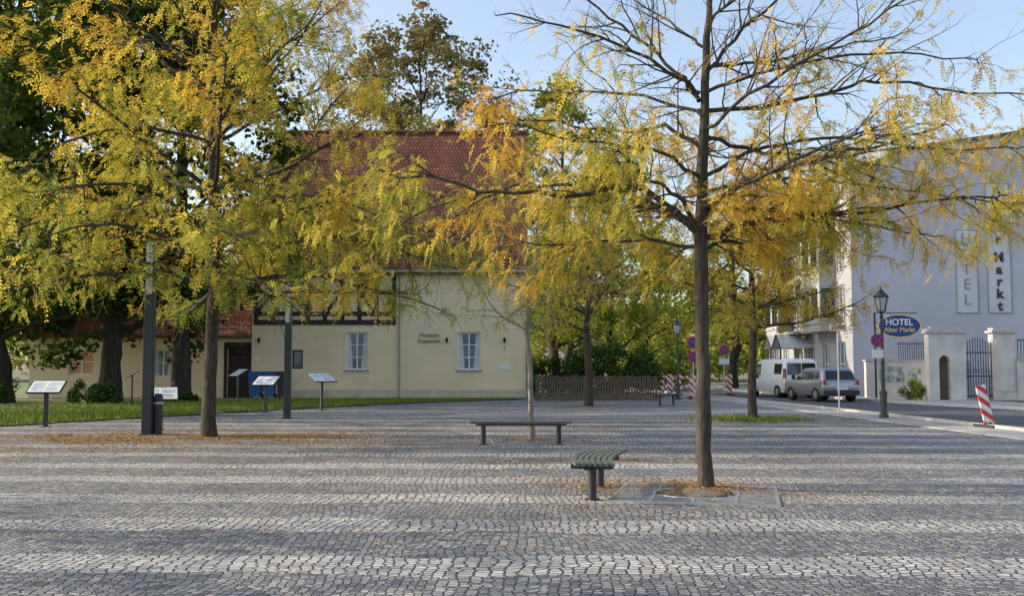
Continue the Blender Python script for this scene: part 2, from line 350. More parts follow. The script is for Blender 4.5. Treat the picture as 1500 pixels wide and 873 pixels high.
def locust(name,loc,H,zb,rad,r0,nl,P,bark,lmat,flen,pairs,dense=1.0,up=.25,wid=.2,cb=0,sag=0,extra=(),zf=None,lean=.05,gs=None,zmin=0):
    mb=MB(); an=[]
    tp=[(0,0,-.05),(random.gauss(0,lean*.4),0,zb*.5),(random.gauss(0,lean),0,zb),(random.gauss(.03,.1),random.gauss(0,.1),(zb+H)/2),(random.gauss(0,.15),0,H)]
    tr=trunk(mb,tp,[r0,r0*.86,r0*.8,r0*.45,r0*.08])
    az=random.uniform(0,6.28)
    for k in range(nl):
        f=(k+.3)/nl; f=f**1.15; z=zb+(H*.92-zb)*f*.92
        p=min(tr,key=lambda q:abs(q.z-z)); az+=2.4+random.gauss(0,.25)
        ln=rad*(1.0-.55*f**1.6)*random.uniform(.85,1.15); el=up+.55*f+random.gauss(0,.1)
        d=Vector((math.cos(az)*math.cos(el),math.sin(az)*math.cos(el),math.sin(el)))
        s=walk(p,d,ln,9,.13,-sag if f<.5 else .0); r=r0*.42*(1-.55*f)
        mb.tube(s,[r*(1-.8*i/9) for i in range(10)],6); spawn(mb,an,s,r,r*.2,0,P)
    for pts in extra:
        s=smooth_pts(pts); r=r0*.32; mb.tube(s,[r*(1-.8*i/(len(s)-1)) for i in range(len(s))],6); spawn(mb,an,s,r,r*.2,0,P)
    an=leafprob(an,lambda q: 0 if q.z<zmin else dense*(1 if zf is None else max(.35,min(1,(zf-q.z)/(zf*.45))))*(gap(q,gs) if gs else 1))
    print(name,len(an))
    return finish_tree(name,loc,mb,an,bark,lmat,flen,pairs,wid,cb)
random.seed(21)
ext=[[(0,0,3.4),(1.5,-.3,4.2),(3,-.5,4.4),(4.3,-.6,4.0),(5.2,-.7,3.7)],[(0,0,3.8),(1.6,.6,4.8),(3.2,1.0,5.0),(4.8,1.2,4.6),(5.8,1.3,4.1)],[(0,0,4.2),(1.3,-1.2,5),(2.8,-2,5.1),(4.0,-2.5,4.5)],[(0,0,4.4),(1.6,.9,5.4),(3.4,1.5,5.8),(5.0,1.8,5.6)],
[(0,0,3.3),(-1.4,.2,3.9),(-3,.3,4.0),(-4.9,.4,3.5)],[(0,0,3.6),(-1.3,-1,4.5),(-2.8,-1.8,4.6),(-4.2,-2.2,4.0)],[(0,0,3.5),(.6,-1.5,4.3),(1.2,-3,4.2),(1.7,-4.2,3.8)],[(0,0,3.5),(-.5,-1.5,4.3),(-1.2,-3,4.3),(-1.8,-4.2,3.9)]]
locust('honey_locust_tree',(-6.63,22.5,0),11.8,3.3,5.3,.165,32,dict(dens=[3.4,4.3],len=[1.7,.75],r=[.02,.008],lift=[-.01,-.06],leaflvl=0,fr=12),M['bark'],M['ly2'],.26,5,dense=.82,up=.22,wid=.28,sag=.03,extra=ext,zf=15,gs=.75,zmin=2.75,cb=-.05)
random.seed(5)
locust('young_tree',(.43,21.4,0),6.2,2.3,1.9,.062,22,dict(dens=[4,5],len=[.9,.45],r=[.012,.005],lift=[.0,-.03],leaflvl=0,fr=9),M['barkl'],M['ly2'],.22,5,dense=.7,up=.4,cb=-.15,lean=.1)
locust('honey_locust_tree',(3.06,41,0),8.2,3.0,3.6,.17,20,dict(dens=[3,3],len=[1.4,.7],r=[.02,.01],lift=[.03,0],leaflvl=0,fr=6),M['bark'],M['ly'],.32,4,dense=.65,up=.35,wid=.3,lean=.12)
locust('honey_locust_tree',(7.0,30,0),7.0,2.7,3.0,.14,26,dict(dens=[3.6,4],len=[1.2,.6],r=[.018,.008],lift=[0,-.03],leaflvl=0,fr=8),M['bark'],M['ly'],.32,4,dense=.9,up=.22,wid=.29,lean=.1,zmin=2.7)

def big_tree(name,loc,H,rad,zb,r0,lmat,nclump,nleaf,lsize,bark=None,nl=14,bias=0.0,cr=1.1,ysc=1.0):
    bark=bark or M['barkd']; mb=MB(); e=empty(name,loc)
    tr=trunk(mb,[(0,0,-.1),(0,0,zb*.6),(random.gauss(0,.3),0,zb*1.1),(random.gauss(0,.5),0,H*.6),(random.gauss(0,.6),0,H*.93)],[r0,r0*.8,r0*.7,r0*.4,r0*.06],10)
    ends=[]
    for k in range(nl):
        f=k/nl; z=zb+(H*.85-zb)*f; p=min(tr,key=lambda q:abs(q.z-z)); az=k*2.4+random.gauss(0,.3); el=.35+.6*f
        ln=rad*(.95-.4*f)*random.uniform(.75,1.05); d=Vector((math.cos(az)*math.cos(el),math.sin(az)*math.cos(el),math.sin(el)))
        s=walk(p,d,ln,7,.15,.03); r=r0*.32*(1-.5*f); mb.tube(s,[r*(1-.8*i/7) for i in range(8)],5)
        for j in range(5):
            q,tg=at(s,random.uniform(.3,1)); dd=(tg+rv()*.5).normalized(); c=walk(q,dd,ln*.4,4,.2,.02)
            mb.tube(c,[r*.35*(1-.8*i/4) for i in range(5)],3); ends+=[c[-1],c[2]]
            for _ in range(3):
                q2,t2=at(c,random.uniform(.3,1)); c2=walk(q2,(t2+rv()*.6).normalized(),ln*.2,3,.2,0); mb.tube(c2,[r*.12,r*.1,r*.07,r*.03],3); ends.append(c2[-1])
    mb.done('trunk_and_limbs',bark,e,smooth=True)
    C=[]
    while len(C)<nclump:
        if random.random()<.35 and ends: q=random.choice(ends); C.append((q.x,q.y,q.z)); continue
        u=rv().normalized()*random.uniform(.55,1)**.5
        zc=zb+(H-zb)*.5; hz=(H-zb)*.5; k=1-.25*max(0,u.z)
        C.append((u.x*rad*k,u.y*rad*ysc*k,zc+(abs(u.z)**.8)*(1 if u.z>0 else -1)*hz))
    C=np.array(C); crs=rng.uniform(.5,1.3,len(C))*cr; ct=np.clip(rng.normal(.42+bias,.22,len(C)),0,1)
    idx=rng.integers(0,len(C),nclump*nleaf); d=rng.normal(size=(len(idx),3)); d=nrm(d)*rng.uniform(0.1,1,size=(len(idx),1))**.6
    Pp=C[idx]+d*crs[idx][:,None]*np.array([1,1,.65]); keep=Pp[:,2]>zb*.55; Pp=Pp[keep]; idx=idx[keep]
    quads_np('foliage',leaves_np(Pp,lsize,.3,.7),lmat,ct[idx]*.7+rng.uniform(0,.3,len(Pp)),e)
    return e
random.seed(11)
big_tree('linden_tree',(-22.0,44,0),22,6.0,2.7,.65,M['lg'],240,110,.31,bias=-.02,cr=1.4)
big_tree('linden_tree',(-18.0,46,0),22,5.0,3.0,.55,M['lg'],220,110,.31,bias=0,cr=1.4)
big_tree('linden_tree',(-15.3,47.5,0),21,5.3,3.4,.5,M['lg'],210,110,.31,bias=.08,cr=1.4)
big_tree('linden_tree',(-19.0,33,0),19,4.8,3.2,.42,M['lg'],190,110,.27,bias=.12,cr=1.2)
big_tree('linden_tree',(-27,52,0),21,6.5,2.5,.5,M['lg'],150,80,.36,cr=1.5)
big_tree('tall_maple_tree',(-7.6,82,0),30,8.4,11,.5,M['lb'],330,60,.36,cr=1.2,nl=24)
big_tree('tall_maple_tree',(-.5,88,0),24,4.5,8,.4,M['lb'],80,50,.36,cr=1.2)
big_tree('birch_tree',(4.0,76,0),23,4.8,3,.4,M['lm'],170,65,.36,cr=1.2,bias=.05)
big_tree('maple_tree',(2.9,69,0),11,3,3,.45,M['lm'],60,70,.30,cr=1.1)
big_tree('maple_tree',(8.6,90,0),20,5.5,3,.4,M['lm'],150,75,.38,cr=1.4,bias=.15)
big_tree('maple_tree',(15.9,74,0),13,4,3.2,.42,M['lm'],100,65,.30,cr=1.2,bias=.25)
big_tree('maple_tree',(12.5,97,0),15,5,2.5,.4,M['lm'],120,70,.38,cr=1.4,bias=.3)
big_tree('maple_tree',(27.5,72,0),16.5,4,3.2,.42,M['lh'],60,60,.30,cr=1.2,bias=.25)
# unseen trees added beyond the left edge of the view for dappled shade
for x,y,h in ((-17,10.6,8.5),(-13.5,6.6,7.5)):
    big_tree('offview_shade_tree',(x,y,0),h,2.5,3,.16,M['ly2'],34,45,.2,cr=.75,bias=.1)

# distant trees: one mesh
C=[];T=[]
for i in range(420):
    x=random.uniform(-75,75); y=random.uniform(112,150); C.append((x,y,random.uniform(.5,1)*random.uniform(2,13+3*math.sin(x*.2)))); T.append(min(1,max(0,random.gauss(.5+.15*math.sin(x*.3),.22))))
C=np.array(C);T=np.array(T); idx=rng.integers(0,len(C),50000); d=nrm(rng.normal(size=(50000,3)))*rng.uniform(.2,1,(50000,1))
Pp=C[idx]+d*np.array([3,3,2.2]); quads_np('distant_trees',leaves_np(Pp,.8,.3,.7),M['lm'],T[idx]*.75+rng.uniform(0,.25,50000))

def shrub(name,loc,rx,ry,h,n,mat,ls=.09):
    e=empty(name,loc); k=max(10,int(rx*ry*h*14)); C=np.stack([rng.uniform(-rx,rx,k)*.85,rng.uniform(-ry,ry,k)*.85,rng.uniform(.15,.85,k)*h],1)
    C[:,2]*=1-.35*(C[:,0]/rx)**2
    idx=rng.integers(0,k,n); d=nrm(rng.normal(size=(n,3)))*rng.uniform(.2,1,(n,1)); q=C[idx]+d*min(.45,h*.28); q[:,2]=np.abs(q[:,2])
    quads_np('foliage',leaves_np(q,ls,.1,.6),mat,rng.uniform(0,.5,k)[idx]+rng.uniform(0,.5,n),e)
    m=MB()
    for i in range(10):
        a=random.uniform(0,6.28); m.tube([(0,0,0),(math.cos(a)*rx*.3,math.sin(a)*ry*.3,h*.4),(math.cos(a)*rx*.6,math.sin(a)*ry*.6,h*.75)],[.02,.015,.006],4)
    m.done('stems',M['barkd'],e)
shrub('hedge',(5.2,53,0),2.6,1.2,3.2,12000,M['lh'],.16)
shrub('hedge',(2.2,57,0),2.0,1.0,2.4,5000,M['lh'],.16)
shrub('hedge',(9.5,72,0),3.0,1.2,2.6,6000,M['lm'],.2)
shrub('ivy_shrub',(-17.9,43.6,0),1.5,.8,1.0,3500,M['lh'],.13)
shrub('ivy_shrub',(-22.0,41.8,0),1.4,.8,1.1,3500,M['lh'],.13)
shrub('ivy_shrub',(-15.0,46.0,0),1.2,.6,.6,2000,M['lh'],.13)
shrub('ivy_shrub',(-24.5,46.0,0),2.5,.8,1.4,4000,M['lh'],.13)
shrub('garden_shrub',(18.2,46.8,.1),.65,.45,.9,1500,M['lm'],.1)

# ------------------------------------------------------------------ ground, roads
def sheet(name,poly,z,mat): return mk(name,[(x,y,z) for x,y in poly],[tuple(range(len(poly)))],mat)
sheet('ground',[(-500,-300),(500,-300),(500,900),(-500,900)],0.0,M['earth'])
sheet('plaza_paving',[(-60,-25),(11.2,-25),(11.2,24),(10.75,38),(10.0,52),(8.2,70),(6.8,70),(6.8,48.5),(1.0,51.6),(0.75,52.5),(-60,52.5)],.006,M['cobble'])
sheet('lawn',[(-60,21),(-20,24.4),(-13.2,26.8),(-10,34),(-6.5,41),(-3.4,46.0),(.3,49.6),(.75,52),(-60,52)],.04,M['grass'])
sheet('garden_ground',[(.8,48.2),(6.8,48.2),(6.8,110),(-60,110),(-60,59),(.8,59)],.012,M['grass'])
def strip(name,left,right,z,mat,h=None):
    V=[];F=[];n=len(left)
    for a,b in zip(left,right): V+=[(a[0],a[1],z),(b[0],b[1],z)]
    for i in range(n-1): F.append((2*i,2*i+1,2*i+3,2*i+2))
    if h is not None:
        k=len(V); V+=[(v[0],v[1],h) for v in V[:k]]
        for i in range(n-1):
            a=2*i; F+= [(a,a+2,k+a+2,k+a),(a+1,k+a+1,k+a+3,a+3)]
        F.append((0,k,k+1,1)); 
    return mk(name,V,F,mat)
near=[(13.4,-25),(12.7,14),(12.2,24),(11.7,38),(10.9,52),(9.2,70),(6,95),(2,125)]
far=[(30,-25),(25,20),(19.6,34),(17.4,41),(16.3,47),(15.7,57),(14.6,70),(12,95),(8.5,125)]
def interp(pl,y):
    for a,b in zip(pl[:-1],pl[1:]):
        if a[1]<=y<=b[1]: return a[0]+(b[0]-a[0])*(y-a[1])/(b[1]-a[1])
ys=[-25,0,14,20,24,30,34,38,41,44,47,52,57,64,70,80,95,110,125]
nl=[(interp(near,y),y) for y in ys]; fl=[(interp(far,y),y) for y in ys]
strip('road',nl,fl,.010,M['asphalt'])
strip('near_kerb',[(x-.16,y) for x,y in nl],nl,.11,M['kerb'],.0)
strip('near_pavement',[(x-1.5,y) for x,y in nl],[(x-.16,y) for x,y in nl],.03,M['flag'],.0)
strip('far_kerb',fl,[(x+.16,y) for x,y in fl],.12,M['kerb'],.0)
strip('far_pavement',[(x+.16,y) for x,y in fl],[(x+4.16,y) for x,y in fl],.11,M['flag'],.0)

def litter(name,patches,size,z0=.014,patchy=True):
    Ps=[]
    for cx,cy,rx,ry,n in patches:
        a=rng.uniform(0,6.283,n); r=np.abs(rng.normal(0,.5,n)); Ps.append(np.stack([cx+rx*r*np.cos(a),cy+ry*r*np.sin(a),z0+rng.uniform(0,.016,n)],1))
    Ps=np.concatenate(Ps)
    if patchy:
        x,y=Ps[:,0],Ps[:,1]; v=np.sin(x*1.3+2*np.sin(y*.9))+np.sin(y*2.3+1.5*np.sin(x*.7+1))+.6*np.sin(x*4.1+y*2.7)
        Ps=Ps[rng.uniform(0,1,len(Ps))<np.clip(.5+.35*v,.08,1)]
    q=leaves_np(Ps,size,.0,.5); q[:,:,2]=Ps[:,None,2]+(q[:,:,2]-Ps[:,None,2])*.22; q[:,:,2]=np.maximum(q[:,:,2],.011)
    quads_np(name,q,M['litter'],rng.uniform(0,1,len(Ps)))
litter('fallen_leaves',[(2.3,13,2.6,1.6,8500),(.9,12.6,1.2,1.4,3200),(2,13,8,4,6000),(-3,9.5,6,1.5,600)],.046)
litter('fallen_leaves',[(-6.6,22.3,5.5,2.8,40000),(-8,22,9,5,26000),(-1,10,9,6,1200),(.4,21.2,2.6,1.8,6000),(3,41,4,3,10000),(7,30,3,2.5,6000),(0,27,14,9,11000),(-10,18,8,4,8000),(2,17,8,3,5000),(-14,30,8,7,16000)],.057)
litter('fallen_leaves',[(2.38,12.75,.7,.6,2600),(.4,21.4,.9,.9,700)],.048,.038,False)
def blades(name,n,fx,h,z0):
    P=fx(n); d=nrm(np.stack([rng.normal(size=len(P)),rng.normal(size=len(P)),np.zeros(len(P))],1)); hh=h*rng.uniform(.4,1.3,(len(P),1)); up=np.array([0,0,1.0])
    w=d*.012; t=P+up*hh+nrm(rng.normal(size=(len(P),3)))*hh*.3
    quads_np(name,np.stack([P-w,P+w,t+w*.1,t-w*.1],1),M['blade'],rng.uniform(0,1,len(P)))
def lawnpts(n):
    y=rng.uniform(24.5,50,n); e=np.interp(y,[24.4,26.8,34,41,46,49.6],[-20,-13.2,-10,-6.5,-3.4,.3]); x=e-np.abs(rng.normal(0,6,n)); return np.stack([x,y,np.full(n,.04)],1)
blades('lawn_blades',60000,lawnpts,.09,0)
blades('grass_tuft',2500,lambda n:np.stack([7+rng.normal(0,.75,n),30+rng.normal(0,.6,n),np.full(n,.01)],1),.12,0)

# ------------------------------------------------------------------ building helpers
def wall(parent,name,w,h,ops,mat,loc,rz=0,depth=.22,top=None):
    xs=sorted(set([0,w]+[v for o in ops for v in (o[0],o[1])])); zs=sorted(set([0,h]+[v for o in ops for v in (o[2],o[3])]))
    m=MB()
    for i in range(len(xs)-1):
        for k in range(len(zs)-1):
            cx=(xs[i]+xs[i+1])/2; cz=(zs[k]+zs[k+1])/2
            if any(o[0]<cx<o[1] and o[2]<cz<o[3] for o in ops): continue
            m.quad((xs[i],0,zs[k]),(xs[i+1],0,zs[k]),(xs[i+1],0,zs[k+1]),(xs[i],0,zs[k+1]))
    for a,b,c,d in [o[:4] for o in ops]:
        m.quad((a,0,c),(a,depth,c),(a,depth,d),(a,0,d)); m.quad((b,0,c),(b,0,d),(b,depth,d),(b,depth,c))
        m.quad((a,0,d),(a,depth,d),(b,depth,d),(b,0,d)); m.quad((a,0,c),(b,0,c),(b,depth,c),(a,depth,c))
    return m.done(name,mat,parent,loc=loc,rot=(0,0,rz))
def window(parent,loc,rz,w,h,cols=2,rows=3,fr=None,curt=True,glass=None,fw=.07):
    fr=fr or M['white']; m=MB(); y0,y1=.10,.16
    m.box(0,fw,y0,y1,0,h); m.box(w-fw,w,y0,y1,0,h); m.box(fw,w-fw,y0,y1,0,fw); m.box(fw,w-fw,y0,y1,h-fw,h)
    for i in range(1,cols): x=w*i/cols; m.box(x-fw*.5,x+fw*.5,y0+.004,y1-.004,fw,h-fw)
    for i in range(1,rows):
        z=h*i/rows; t=fw*.35
        for c in range(cols): m.box(w*c/cols+fw*.5+(.5*fw if c==0 else 0),w*(c+1)/cols-fw*.5-(.5*fw if c==cols-1 else 0),y0+.01,y1-.01,z-t,z+t)
    m.done('window_frame',fr,parent,loc=loc,rot=(0,0,rz))
    g=MB(); g.quad((0,.14,0),(w,.14,0),(w,.14,h),(0,.14,h)); g.done('window_glass',glass or M['glass'],parent,loc=loc,rot=(0,0,rz))
    if curt:
        c=MB(); c.quad((fw,.136,fw),(w*.3,.136,fw),(w*.2,.136,h-fw),(fw,.136,h-fw)); c.quad((w*.7,.136,fw),(w-fw,.136,fw),(w-fw,.136,h-fw),(w*.8,.136,h-fw)); c.done('curtain',M['curtain'],parent,loc=loc,rot=(0,0,rz))
def text(body,size,mat,parent,loc,rot,bold=0,align='CENTER',ext=.006,spacing=1):
    cu=bpy.data.curves.new('t','FONT'); cu.body=body; cu.size=size; cu.align_x=align; cu.align_y='CENTER'; cu.extrude=ext; cu.offset=bold; cu.space_character=spacing
    t=bpy.data.objects.new('t',cu); COL.objects.link(t); bpy.context.view_layer.update()
    me=bpy.data.meshes.new_from_object(t.evaluated_get(bpy.context.evaluated_depsgraph_get())); bpy.data.objects.remove(t)
    me.materials.clear(); me.materials.append(mat); o=bpy.data.objects.new('lettering',me); COL.objects.link(o); o.parent=parent; o.location=loc; o.rotation_euler=rot; return o
FR=(R(90),0,0)
# ------------------------------------------------------------------ museum
mu=empty('half_timbered_museum',(-13.2,52,0))   # local x 0..13.9
W=13.9; EH=6.9
def mx(X): return X+13.2
ops=[(mx(-8.42),mx(-7.32),1.45,3.35),(mx(-2.76),mx(-1.6),1.45,3.35),(mx(-11.15),mx(-10.6),1.5,2.45)]
wall(mu,'front_wall',W,EH,ops,M['cream'],(0,0,0))
window(mu,(mx(-8.42),0,1.45),0,1.10,1.9); window(mu,(mx(-2.76),0,1.45),0,1.16,1.9); window(mu,(mx(-11.15),0,1.5),0,.55,.95,1,1,fr=M['timber'],curt=False)
m=MB()
for X,w in ((-8.42,1.10),(-2.76,1.16)): m.box(mx(X)-.08,mx(X)+w+.08,-.09,.12,1.37,1.448)
m.done('window_sills',M['sill'],mu)
m=MB()
for X,w in ((-8.42,1.10),(-2.76,1.16)):
    m.box(mx(X)-.10,mx(X)-.002,-.025,.05,1.45,3.45); m.box(mx(X)+w+.002,mx(X)+w+.10,-.025,.05,1.45,3.45); m.box(mx(X)-.002,mx(X)+w+.002,-.025,.05,3.352,3.45)
m.done('window_surrounds',M['cream'],mu)
m=MB(); m.box(-.02,W+.02,-.04,0.0,0,.45); m.done('plinth',M['plinth'],mu)
m=MB(); D=12
for x in (0.0,W):
    m.quad((x,0,0),(x,D,0),(x,D,EH),(x,D/2,EH+8.0),(x,0,EH)) 
m.quad((0,D,0),(W,D,0),(W,D,EH),(0,D,EH)); m.done('side_walls',M['cream'],mu)
m=MB(); rt=.22; ov=.4
sl=8.0/6.0
for sgn in (0,1):
    y0=-ov if sgn==0 else D+ov; z0=EH-ov*sl
    a=[(-.3,y0,z0+.1),(W+.12,y0,z0+.1),(W+.12,D/2,EH+8.1),(-.3,D/2,EH+8.1)]; b=[(x,y,z-.2) for x,y,z in a]
    m.quad(*a); m.quad(*b[::-1]); m.quad(a[0],b[0],b[1],a[1]); m.quad(a[0],a[3],b[3],b[0]); m.quad(a[1],b[1],b[2],a[2])
m.done('roof',M['roof'],mu)
m=MB(); m.tube([(-.3,D/2,EH+8.12),(W+.12,D/2,EH+8.12)],[.14,.14],8); m.done('ridge_tiles',M['roof'],mu)
m=MB(); m.tube([(-.3,-.5,EH-.5),(W+.15,-.5,EH-.5)],[.08,.08],8); m.tube([(W+.08,-.45,EH-.5),(W+.08,-.08,EH-.9),(W+.08,-.08,0)],[.05]*3,8); m.tube([(mx(-5.72),-.45,EH-.5),(mx(-5.72),-.08,EH-.9),(mx(-5.72),-.08,2.0),(mx(-5.72),-.08,0)],[.045]*4,8); m.done('gutter_and_downpipes',M['zinc'],mu)
m=MB()
x0,x1=mx(-13.1),mx(-5.9); yb=-.06
m.box(x0,x1,yb,-.002,3.72,3.98); m.box(x0,x1,yb+.006,-.004,4.18,4.4); m.box(x0,x1,yb,-.002,6.35,6.75); m.box(x0,x1,yb+.003,-.003,5.3,5.48)
xs=np.linspace(x0,x1-.2,9)
for x in xs: m.box(x,x+.2,yb-.006,-.006,3.98,4.18); m.box(x,x+.2,yb-.006,-.006,4.4,5.3); m.box(x,x+.2,yb-.006,-.006,5.48,6.35)
for i,x in enumerate(xs[:-1]):
    w=xs[1]-xs[0]-.2
    if i%2==0:
        a,b=(x+.2,x+.2+w) if i%4==0 else (x+.2+w,x+.2)
        ang=math.atan2(.9,b-a); cx=(a+b)/2; Mx=Matrix.Translation((cx,0,4.85))@Matrix.Rotation(-ang,4,'Y'); ln=math.hypot(.9,w)/2-.03
        m.box(-ln,ln,yb+.01,-.008,-.08,.08,Mx)
m.done('timber_framing',M['timber'],mu)
text('Museum',.30,M['letter'],mu,(mx(-4.2),-.03,3.2),FR); text('Köpenick',.30,M['letter'],mu,(mx(-4.2),-.03,2.9),FR)
text('1',.28,M['letter'],mu,(mx(-.37),-.03,2.5),FR)
for X in (-3.3,-.38,-12.8):
    m=MB(); m.box(mx(X)-.03,mx(X)+.03,-.2,-.002,2.98,3.01); m.lathe([(.04,2.78),(.07,2.96),(.09,2.98),(.03,3.08)],8,mx(X),-.2); m.done('wall_lantern',M['iron'],mu)
m=MB(); m.box(mx(-.65),mx(-.1),-.03,-.004,1.45,1.8); m.box(mx(-13.05),mx(-12.75),-.03,-.004,1.9,2.2); m.done('plaques',M['white'],mu)
axx=-11.4
wall(mu,'annex_wall',11.4,3.3,[(2.0,3.3,1.2,2.5),(6.3,7.3,1.1,2.5),(10.1,11.15,0,2.6)],M['cream'],(axx,.3,0))
window(mu,(axx+2.0,.3,1.2),0,1.3,1.3,2,2,glass=M['orange'],curt=False); window(mu,(axx+6.3,.3,1.1),0,1.0,1.4,2,2)
m=MB(); m.box(axx+10.1,axx+11.15,.42,.47,0,2.2); m.box(axx+10.05,axx+11.2,.25,.298,2.6,2.85); m.box(axx+9.93,axx+10.098,.25,.298,0,2.85);m.box(axx+11.152,axx+11.3,.25,.298,0,2.85); m.box(axx+10.1,axx+11.15,.42,.46,2.25,2.6); m.done('entrance_door',M['timber'],mu)
m=MB(); a=[(axx-.3,-.1,3.2),(-.01,-.1,3.2),(-.01,6,7.5),(axx-.3,6,7.5)]; b=[(x,y,z-.15) for x,y,z in a]; m.quad(*a); m.quad(*b[::-1]); m.quad(a[0],b[0],b[1],a[1]); m.quad(a[0],a[3],b[3],b[0]); m.done('annex_roof',M['roof'],mu)
m=MB(); m.quad((axx,.3,0),(axx,6,0),(axx,6,7.3),(axx,.3,3.3)); m.quad((axx,6,0),(0,6,0),(0,6,7.3),(axx,6,7.3)); m.done('annex_side_wall',M['cream'],mu)

# picket fence
fe=empty('picket_fence',(1.1,48.3,0)); m=MB(); x=0
while x<5.7:
    h=1.12+random.uniform(-.04,.05); t=random.gauss(0,.008)
    b=len(m.V); m.V+=[(x,0,.03),(x+.085,0,.03),(x+.085+t,0,h),(x+.042+t,0,h+.07),(x+t,0,h),(x,.02,.03),(x+.085,.02,.03),(x+.085+t,.02,h),(x+.042+t,.02,h+.07),(x+t,.02,h)]
    m.F+=[tuple(b+i for i in f) for f in ((0,1,2,3,4),(9,8,7,6,5),(0,5,6,1),(1,6,7,2),(2,7,8,3),(3,8,9,4),(4,9,5,0))]; x+=.125
m.done('pickets',M['fence'],fe); m=MB(); m.box(0,5.75,.022,.07,.3,.38); m.box(0,5.75,.022,.07,.85,.93)
for i in range(4): m.box(i*1.88,i*1.88+.11,.072,.18,0,1.1)
m.done('rails_and_posts',M['fence'],fe)

# ------------------------------------------------------------------ hotel
ho=empty('hotel_building',(17.3,52,0))
m=MB(); prof=[(0,0),(21,0),(21,11.5),(16,12.6),(9.5,13.45),(8.6,13.5),(3.0,12.7),(1.4,12.0),(0,11.65)]
m.quad(*[(x,0,z) for x,z in prof]); 
m.done('gable_wall',M['hotel'],ho)
m=MB()
top=[(21.2,11.45),(16,12.62),(9.5,13.47),(8.6,13.52),(3.0,12.72),(1.4,12.02),(-.2,11.67)]
for a,b in zip(top[:-1],top[1:]):
    m.quad((a[0],-.12,a[1]),(a[0],17.2,a[1]),(b[0],17.2,b[1]),(b[0],-.12,b[1])); m.quad((a[0],-.12,a[1]),(b[0],-.12,b[1]),(b[0],-.12,b[1]+.16),(a[0],-.12,a[1]+.16)); m.quad((a[0],-.12,a[1]+.16),(b[0],-.12,b[1]+.16),(b[0],17.2,b[1]+.16),(a[0],17.2,a[1]+.16))
m.done('roof',M['hroof'],ho)
m=MB(); m.quad((21,0,0),(21,17,0),(21,17,11.5),(21,0,11.5)); m.quad(*[(x,17,z) for x,z in prof[::-1]]); m.done('rear_walls',M['hotel'],ho)
hops=[]; 
for fl_ in range(4):
    z=[.6,3.9,6.7,9.3][fl_]
    for b in range(6):
        x=.9+b*2.75; hops.append((x,x+1.25,z,z+(2.0 if fl_ else 2.3)))
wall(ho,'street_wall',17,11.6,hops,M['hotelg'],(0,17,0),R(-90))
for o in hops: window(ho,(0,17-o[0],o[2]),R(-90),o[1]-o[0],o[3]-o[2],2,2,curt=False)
for yb0,yb1 in ((2.5,6.0),(11,14)):
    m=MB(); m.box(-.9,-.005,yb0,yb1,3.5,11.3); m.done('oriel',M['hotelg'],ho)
    m=MB()
    for z in (4.2,7.0,9.6):
        for y in (yb0+.35,yb0+1.9): m.box(-.92,-.905,y,y+1.1,z,z+1.6)
        m.box(-.8,-.1,yb0-.015,yb0-.003,z,z+1.6)
    m.done('oriel_windows',M['carglass'],ho)
    m=MB(); 
    for z in (4.1,6.9,9.5):
        m.box(-.96,-.01,yb0-.05,yb1+.05,z-.18,z-.08)
    m.done('oriel_string_courses',M['hotelg'],ho)
m=MB()
for z in (3.5,6.4,9.1):
    m.box(-1.2,-.01,6.6,10.4,z,z+.14)
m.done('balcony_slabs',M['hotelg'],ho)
m=MB()
for z in (3.64,6.54,9.24):
    for i in range(24): y=6.62+i*3.74/23; m.box(-1.18,-1.16,y,y+.03,z,z+1)
    m.box(-1.2,-1.14,6.6,10.4,z+1,z+1.05)
    for i in range(7): x=-1.15+i*.17; m.box(x,x+.025,6.6,6.63,z,z+1)
    m.box(-1.14,-.01,6.59,6.63,z+1,z+1.05)
m.done('balcony_railings',M['iron'],ho)
m=MB(); 
for y0 in (6.8,9.0): 
    m.quad((-1.9,y0,2.7),(0,y0,2.7),(0,y0+1,3.5),(-1.9,y0+1,3.5)); m.quad((-1.9,y0+2,2.7),(-1.9,y0+1,3.5),(0,y0+1,3.5),(0,y0+2,2.7))
m.done('entrance_canopy',M['lampglass'],ho)
m=MB()
for y0 in (6.8,9.0):
    m.tube([(-1.9,y0,2.68),(-1.9,y0+1,3.48),(-1.9,y0+2,2.68),(-1.9,y0,2.68)],[.04]*4,5); m.tube([(-1.9,y0,0),(-1.9,y0,2.7)],[.05,.05],6)
m.done('canopy_frame',M['timber'],ho)
m=MB(); m.box(6.9,8.15,-.03,-.003,4.3,11.0); m.box(5.3,6.45,-.03,-.003,4.3,8.6); m.done('painted_panels',M['hotelp'],ho)
m=MB()
for (a,b,c,d) in ((6.9,8.15,4.3,11.0),(5.3,6.45,4.3,8.6)):
    t=.05
    for bx in ((a,b,c,c+t),(a,b,d-t,d),(a,a+t,c+t,d-t),(b-t,b,c+t,d-t)): m.box(bx[0],bx[1],-.05,-.031,bx[2],bx[3])
m.done('panel_borders',M['greyletter'],ho)
for i,c in enumerate('Alter'): text(c,.66,M['black'],ho,(7.52,-.05,10.55-i*.62),FR,bold=.03)
for i,c in enumerate('Markt'): text(c,.66,M['black'],ho,(7.52,-.05,7.15-i*.62),FR,bold=.03)
for i,c in enumerate('HOTEL'): text(c,.78,M['greyletter'],ho,(5.87,-.05,8.1-i*.78),FR)

